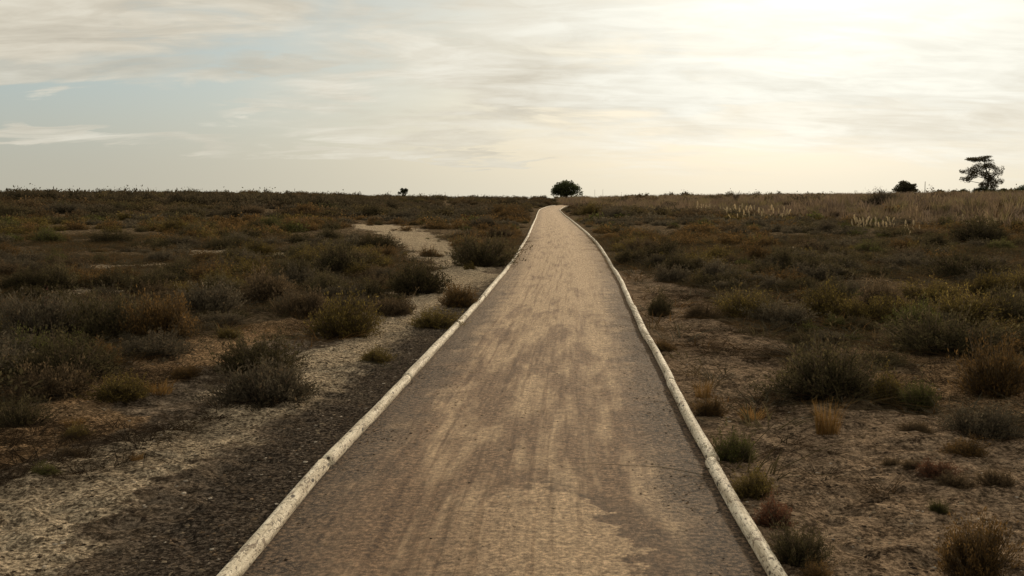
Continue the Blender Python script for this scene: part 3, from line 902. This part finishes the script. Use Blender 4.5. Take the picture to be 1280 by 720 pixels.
for nm, n, (xa, xb), (ya, yb) in GROUPS:
    for i in range(n):
        x, y = at(rv.uniform(xa, xb), rv.uniform(ya, yb))
        h = rv.uniform(7, 17) * y / FPX
        e = link('grass_plume', None, 'pale feathery grass plume in the ' + nm, 'plume grass', 'pale plumes in the ' + nm, 'thing', loc=(x, y, float(H(x, y)) - .02), rz=rv.uniform(0, 6.28), sc=(h * 1.0, h * 1.0, h))
        e.rotation_euler = (rv.gauss(0, .16), rv.gauss(0, .16), e.rotation_euler[2])
        pm = PLM[i % 4]
        link('plume', pm[0], parent=e)
        link('stalk', pm[1], parent=e)

# ------------------------------------------------------------------ litter, stones
def chip_protos(seed, n, cols, flat):
    out = []
    rr = np.random.default_rng(seed)
    for i in range(n):
        v = np.array([(-1, -1, 0), (1, -1, 0), (1, 1, 0), (-1, 1, 0), (-.7, -.7, 1), (.7, -.7, 1), (.7, .7, 1), (-.7, .7, 1)], float) * .5
        v[:, 0] *= rr.uniform(.5, 1.0)
        v += rr.normal(0, .12, v.shape)
        v[:, 2] = np.maximum(v[:, 2], -.3) * flat
        f = np.array([(4, 5, 6, 7), (0, 1, 5, 4), (1, 2, 6, 5), (2, 3, 7, 6), (3, 0, 4, 7)])
        c = np.tile(np.array(cols[i % len(cols)]), (8, 1))
        out.append((v, f, c))
    return out
q = np.stack([r.uniform(-7, 7, 110000), 3.6 + 13 * r.random(110000) ** 1.5], -1)
x, y = q[:, 0], q[:, 1]
u = x - pathx(y)
sa, orr, ba, mu, rg = masks(x, y)
dens = np.where(u < 0, .35 + .65 * mu, .40) * (np.abs(u) > 1.36) * (ba > .3) * (np.abs(x) < y * .56 + .4)
inn = (np.abs(u) < 1.24) & (r.random(len(x)) < .75 * smooth(np.abs(u), .55, 1.25) + .11)
keep = (r.random(len(x)) < dens) | inn
x, y, u = x[keep], y[keep], u[keep]
zz = H(x, y) + micro(x, y)
pzz = np.interp(y, _yy, _zz) + .004 + .022 * (1 - (u / 1.3) ** 2) - .012 * (np.exp(-((u - .55) / .16) ** 2) + np.exp(-((u + .55) / .16) ** 2))
zz = np.where(np.abs(u) < 1.3, pzz, zz)
chips = chip_protos(8, 22, ((.05, .035, .025), (.09, .065, .042), (.14, .10, .065), (.035, .026, .02), (.20, .155, .105), (.07, .05, .033), (.11, .08, .055), (.04, .03, .022), (.06, .042, .03), (.16, .11, .07), (.03, .022, .017), (.34, .29, .23)), .5)
sz = np.where(np.abs(u) < 1.3, .6, 1.0) * (.009 + .022 * r.random(len(x)) ** 3)
bake('litter', chips, [(x[i], y[i], zz[i] - .002, sz[i], sz[i] * .8, r.uniform(0, 6.28), r.uniform(.7, 1.2)) for i in range(len(x))],
     'bark crumbs, grit and dry litter strewn over the bare soil and path edges', 'litter', M_BARK)

# clods and dead tufts on the bare soil
q = np.stack([r.uniform(-8, 10, 5200), r.uniform(4.5, 22, 5200)], -1)
x, y = q[:, 0], q[:, 1]
sa, orr, ba, mu, rg = masks(x, y)
u = x - pathx(y)
cl = fbm(x * .6, y * .6, 61, 2)
keep = (ba > .5) & (np.abs(u) > 1.7) & (((u > 1.7) & (cl > .56 - .07 * np.clip(u - 2, 0, 3)) & (u > 1.9)) | ((u < -2.6) & (cl > .55))) & (np.abs(x) < y * .56 + .4)
x, y = x[keep], y[keep]
dead = [blades(700 + i, 60, .13, 1.0, .010, (.035, .026, .019), c, 1.5) for i, c in enumerate(((.09, .06, .035), (.07, .052, .035), (.13, .08, .04)))]
zz = H(x, y) + micro(x, y)
bake('dead_stubble', dead, [(x[i], y[i], zz[i] - .005, r.uniform(.25, .9), r.uniform(.015, .08), r.uniform(0, 6.28), r.uniform(.6, 1.1)) for i in range(len(x))],
     'flattened dead stubble scattered over the bare soil', 'stubble')

# ------------------------------------------------------------------ trees on the horizon, crown colours lightened as painted-in haze
def tube(pts, rads, col, nr=7):
    pts = np.array(pts, float)
    V, F = [], []
    for i, p in enumerate(pts):
        d = pts[min(i + 1, len(pts) - 1)] - pts[max(i - 1, 0)]
        d /= np.linalg.norm(d) + 1e-9
        s1 = np.cross(d, (.3, .9, .1)); s1 /= np.linalg.norm(s1)
        s2 = np.cross(d, s1)
        for k in range(nr):
            a = 2 * math.pi * k / nr
            V.append(p + rads[i] * (math.cos(a) * s1 + math.sin(a) * s2))
    for i in range(len(pts) - 1):
        for k in range(nr):
            F.append((i * nr + k, i * nr + (k + 1) % nr, (i + 1) * nr + (k + 1) % nr, (i + 1) * nr + k))
    V = np.array(V)
    return V, np.array(F), np.tile(np.array(col), (len(V), 1))

def leaf_cloud(rr, clumps, n, ls, c0, c1):
    """leaf sized faces spread through clumps (cx, cy, cz, rx, ry, rz)"""
    cl = np.array(clumps, float)
    vol = cl[:, 3] * cl[:, 4] + cl[:, 3] * cl[:, 5]
    k = rr.choice(len(cl), n, p=vol / vol.sum())
    d = rr.normal(0, 1, (n, 3))
    d /= np.linalg.norm(d, axis=1, keepdims=True)
    rad = rr.random(n)[:, None] ** .42 * rr.uniform(.85, 1.12, (n, 1))
    P_ = cl[k, :3] + d * rad * cl[k, 3:6]
    ax = rr.normal(0, 1, (n, 3)); ax /= np.linalg.norm(ax, axis=1, keepdims=True)
    sd = np.cross(ax, rr.normal(0, 1, (n, 3))); sd /= np.linalg.norm(sd, axis=1, keepdims=True) + 1e-9
    s = ls * rr.uniform(.6, 1.4, (n, 1))
    q = np.stack([P_ - ax * s, P_ + sd * s * .5, P_ + ax * s, P_ - sd * s * .5], 1).reshape(-1, 3)
    tint = rr.random((len(cl), 1))[k] * .6 + rr.random((n, 1)) * .4
    c = np.array(c0) + (np.array(c1) - np.array(c0)) * tint
    return q, np.arange(len(q)).reshape(-1, 4), np.repeat(c, 4, 0)

def tree(name, label, cat, px, Yd, base_z, trunk_parts, clumps, n, ls, c0=(.030, .036, .018), c1=(.058, .064, .030), seed=1, group=None):
    x = (px - PCX) / FPX * Yd
    e = link(name, None, label, cat, group, loc=(x, Yd, base_z))
    tv = join(*trunk_parts)
    link('trunk', mesh_np('trunk', tv[0], tv[1], M_BARK, tv[2], smooth_sh=True), parent=e)
    lc = leaf_cloud(np.random.default_rng(seed), clumps, n, ls, c0, c1)
    link('crown', mesh_np('crown', *lc[:2], M_CROWN, lc[2]), parent=e)
    return e
BK = (.075, .058, .042)
# z in the picture: height of a pixel row at distance Yd
def zrow(py, Yd): return EYE + Yd * math.tan(math.atan2(PCY - py, FPX) - PITCH)

def blob(rr, cx, cz, rx, ry, rz, n, s):
    """clumps over a dome"""
    out = []
    for i in range(n):
        d = rr.normal(0, 1, 3); d /= np.linalg.norm(d)
        out.append((cx + d[0] * rx * .72, d[1] * ry * .72, cz + d[2] * rz * .72, s * rr.uniform(.7, 1.3), s * rr.uniform(.7, 1.3), s * rr.uniform(.55, .95)))
    out.append((cx, 0, cz, rx * .75, ry * .75, rz * .75))
    return out
rr = np.random.default_rng(3)
# round pine at the end of the path
Yd = 190.0
gz_ = float(H((708 - PCX) / FPX * Yd, Yd))
zt, zb = zrow(226.5, Yd), zrow(247, Yd)
cz, rz_ = .5 * (zt + zb) - gz_, .5 * (zt - zb)
tree('pine_tree', 'dense round dark tree at the far end of the path', 'tree', 707.5, Yd, gz_,
     [tube([(0, 0, -.2), (.1, 0, .8), (.25, .1, cz)], [.24, .2, .12], BK), tube([(.1, 0, .7), (-.9, .3, cz)], [.14, .06], BK), tube([(.15, 0, .8), (1.2, -.3, cz)], [.14, .06], BK)],
     blob(rr, -.1, cz + .1, 2.75, 2.6, rz_ * .95, 26, .85) + [(2.9, 0, cz - .7, .32, .4, .75), (-2.2, 0, cz - .5, .8, .9, .9), (2.0, 0, cz - .6, .8, .9, .9), (-1.6, 0, cz + .55, .6, .6, .45), (1.1, 0, cz + .75, .7, .6, .4)], 7000, .15, (.048, .054, .027), (.085, .092, .043), 11)
# small lone tree left of it
Yd = 215.0
gz_ = float(H((504 - PCX) / FPX * Yd, Yd))
cz = zrow(239.5, Yd) - gz_
tree('small_tree', 'small lone round tree on the skyline left of the path', 'tree', 504, Yd, gz_,
     [tube([(0, 0, -.2), (.05, 0, cz * .6), (.1, 0, cz)], [.12, .09, .05], BK), tube([(0, 0, .5), (-.5, .1, cz)], [.06, .03], BK)],
     blob(rr, .15, cz + .1, .98, .95, .62, 9, .45) + [(-.7, 0, cz - .35, .5, .5, .4), (.3, 0, cz - .8, .5, .5, .5)], 1400, .12, (.04, .044, .022), (.075, .075, .036), 12)
# rounded tree on the right skyline
Yd = 150.0
gz_ = float(H((1129 - PCX) / FPX * Yd, Yd))
cz = zrow(234, Yd) - gz_
tree('bushy_tree', 'low domed tree on the right skyline, left of the layered tree', 'tree', 1129, Yd, gz_,
     [tube([(0, 0, -.2), (.1, 0, cz * .6), (0, 0, cz)], [.16, .12, .06], BK), tube([(0, 0, .4), (.8, .1, cz)], [.08, .04], BK), tube([(0, 0, .4), (-.8, .1, cz)], [.08, .04], BK)],
     blob(rr, 0, cz, 1.65, 1.6, .88, 14, .6) + [(-1.1, 0, cz - .5, .9, .8, .6), (1.4, 0, cz - .65, .9, .8, .5), (0, 0, cz - .9, 1.5, 1.2, .8)], 3400, .13, (.058, .052, .032), (.095, .084, .05), 13)
# layered tree
Yd = 150.0
gx_ = (1228 - PCX) / FPX * Yd
gz_ = float(H(gx_, Yd))
K = Yd / FPX
def pp(zx, zy):                                       # enlarged photo crop -> metres about the trunk foot
    return ((1080 + zx / 6.4) - 1228) * K, zrow(170 + zy / 6.4, Yd) - gz_
PADS = [(905, 180, 92, 13), (845, 195, 45, 10), (950, 168, 50, 10), (800, 280, 62, 18), (760, 292, 24, 12), (890, 245, 48, 22), (960, 240, 62, 20), (1015, 262, 34, 20), (1070, 272, 26, 18), (1085, 300, 12, 18),
        (890, 300, 52, 26), (950, 310, 46, 22), (1020, 310, 44, 26), (810, 350, 48, 18), (775, 345, 20, 16), (860, 330, 30, 14), (985, 360, 62, 26), (1050, 370, 34, 20), (940, 385, 40, 20), (1080, 372, 16, 12), (1000, 395, 70, 30)]
cl = []
for zx, zy, rw, rh in PADS:
    X_, Z_ = pp(zx, zy)
    m = K / 6.4
    for j in range(4):
        cl.append((X_ + rr.normal(0, .38) * rw * m, rr.normal(0, .6), Z_ + rr.normal(0, .55) * rh * m, rw * m * .66, rw * m * .9, rh * m * 1.2))
tp = []
top = pp(935, 175)
mid = pp(985, 330)
tp.append(tube([(0, 0, -.3), (.05, 0, 1.0), (mid[0], 0, mid[1]), (pp(940, 250)[0], .1, pp(940, 250)[1]), (top[0], .1, top[1])], [.22, .18, .13, .09, .04], BK))
for zx, zy, rw, rh in PADS[:17:2] + PADS[3:5]:
    X_, Z_ = pp(zx, zy)
    tp.append(tube([(mid[0] * .8, 0, min(mid[1] * .9, max(Z_ - .9, .8))), ((mid[0] + X_) * .5, rr.normal(0, .3), Z_ - .5), (X_, rr.normal(0, .4), Z_ - .05)], [.06, .045, .02], BK))
tree('layered_pine', 'tall tree with open flat layers of foliage on the right skyline', 'tree', 1228, Yd, gz_, tp, cl, 9000, .095, (.066, .058, .038), (.115, .10, .064), 14)
# bushes and hedge tree round its foot
Yd = 140.0
def sky_bush(name, lb, px0, px1, ytop, Yd, n, seed, c0, c1):
    pxm = .5 * (px0 + px1)
    x = (pxm - PCX) / FPX * Yd
    g = float(H(x, Yd))
    wd = (px1 - px0) / FPX * Yd
    h = zrow(ytop, Yd) - g
    r3 = np.random.default_rng(seed)
    cl_ = blob(r3, 0, h * .5, wd * .46, wd * .4, h * .48, 14, min(h * .3, wd * .3))
    return tree(name, lb, 'bush', pxm, Yd, g, [tube([(0, 0, -.1), (.05, 0, h * .4), (.1, 0, h * .7)], [.1, .07, .03], BK), tube([(0, 0, 0), (-wd * .2, 0, h * .6)], [.06, .02], BK)], cl_, n, .11, c0, c1, seed)
sky_bush('wide_bush', 'wide olive bush on the skyline left of the layered tree', 1180, 1214, 236.5, 140, 2400, 31, (.045, .045, .022), (.08, .075, .035))
sky_bush('wide_bush', 'dark bush right under the layered tree', 1208, 1246, 233, 142, 2600, 32, (.030, .036, .02), (.05, .055, .028))
sky_bush('wide_bush', 'small dark bush between the layered tree and the right frame edge', 1240, 1268, 235, 138, 2000, 33, (.035, .04, .02), (.055, .06, .03))
sky_bush('wide_bush', 'dark green mound of foliage cut by the right frame edge on the skyline', 1256, 1330, 228.5, 150, 5200, 34, (.026, .042, .02), (.042, .062, .028))
sky_bush('wide_bush', 'low dark bush between the domed tree and the wide olive bush', 1165, 1184, 237.5, 145, 1200, 35, (.035, .04, .02), (.06, .06, .03))
sky_bush('wide_bush', 'low rounded bush on the skyline left of the bare twiggy bush', 880, 902, 244.5, 150, 1400, 36, (.035, .035, .02), (.06, .058, .032))

# bare twiggy bushes and thin poles on the skyline
def twiggy(lb, px, ytop, wpx, Yd, seed):
    x = (px - PCX) / FPX * Yd
    g = float(H(x, Yd))
    h = zrow(ytop, Yd) - g
    r3 = np.random.default_rng(seed)
    parts = []
    for i in range(26):
        a, o = r3.uniform(0, 6.28), wpx * K * .5 * r3.uniform(.1, 1.0)
        parts.append(tube([(0, 0, -.05), (o * .4 * math.cos(a), o * .4 * math.sin(a), h * .5), (o * math.cos(a), o * math.sin(a), h * r3.uniform(.75, 1.0))], [.03, .02, .008], (.09, .07, .05), 4))
    j = join(*parts)
    link('bare_bush', mesh_np('bare_bush', j[0], j[1], M_BARK, j[2]), lb, 'bush', loc=(x, Yd, g))
twiggy('bare twiggy bush poking above the skyline near the pale plumes', 919, 238, 15, 110, 51)
twiggy('tiny bare twiggy bush on the skyline left of the domed tree', 1099, 236.5, 8, 110, 52)
def pole(lb, px, ytop, Yd, rad, col):
    x = (px - PCX) / FPX * Yd
    g = float(H(x, Yd))
    h = zrow(ytop, Yd) - g
    j = join(tube([(0, 0, -.2), (0, 0, h * .5), (0, 0, h)], [rad, rad * .9, rad * .75], col), tube([(0, 0, h - .001), (0, 0, h + .03)], [rad * .75, .004], col))
    link('thin_pole', mesh_np('thin_pole', j[0], j[1], M_BARK, j[2], smooth_sh=True), lb, 'pole', loc=(x, Yd, g))
pole('faint thin pole on the skyline just right of the round dark tree', 743, 237, 230, .035, (.30, .26, .2))
pole('second faint thin pole, further right of the round dark tree', 753, 237, 235, .035, (.30, .26, .2))
pole('slender pale pole on the skyline between domed tree and layered tree', 1153.5, 227, 190, .07, (.32, .28, .21))
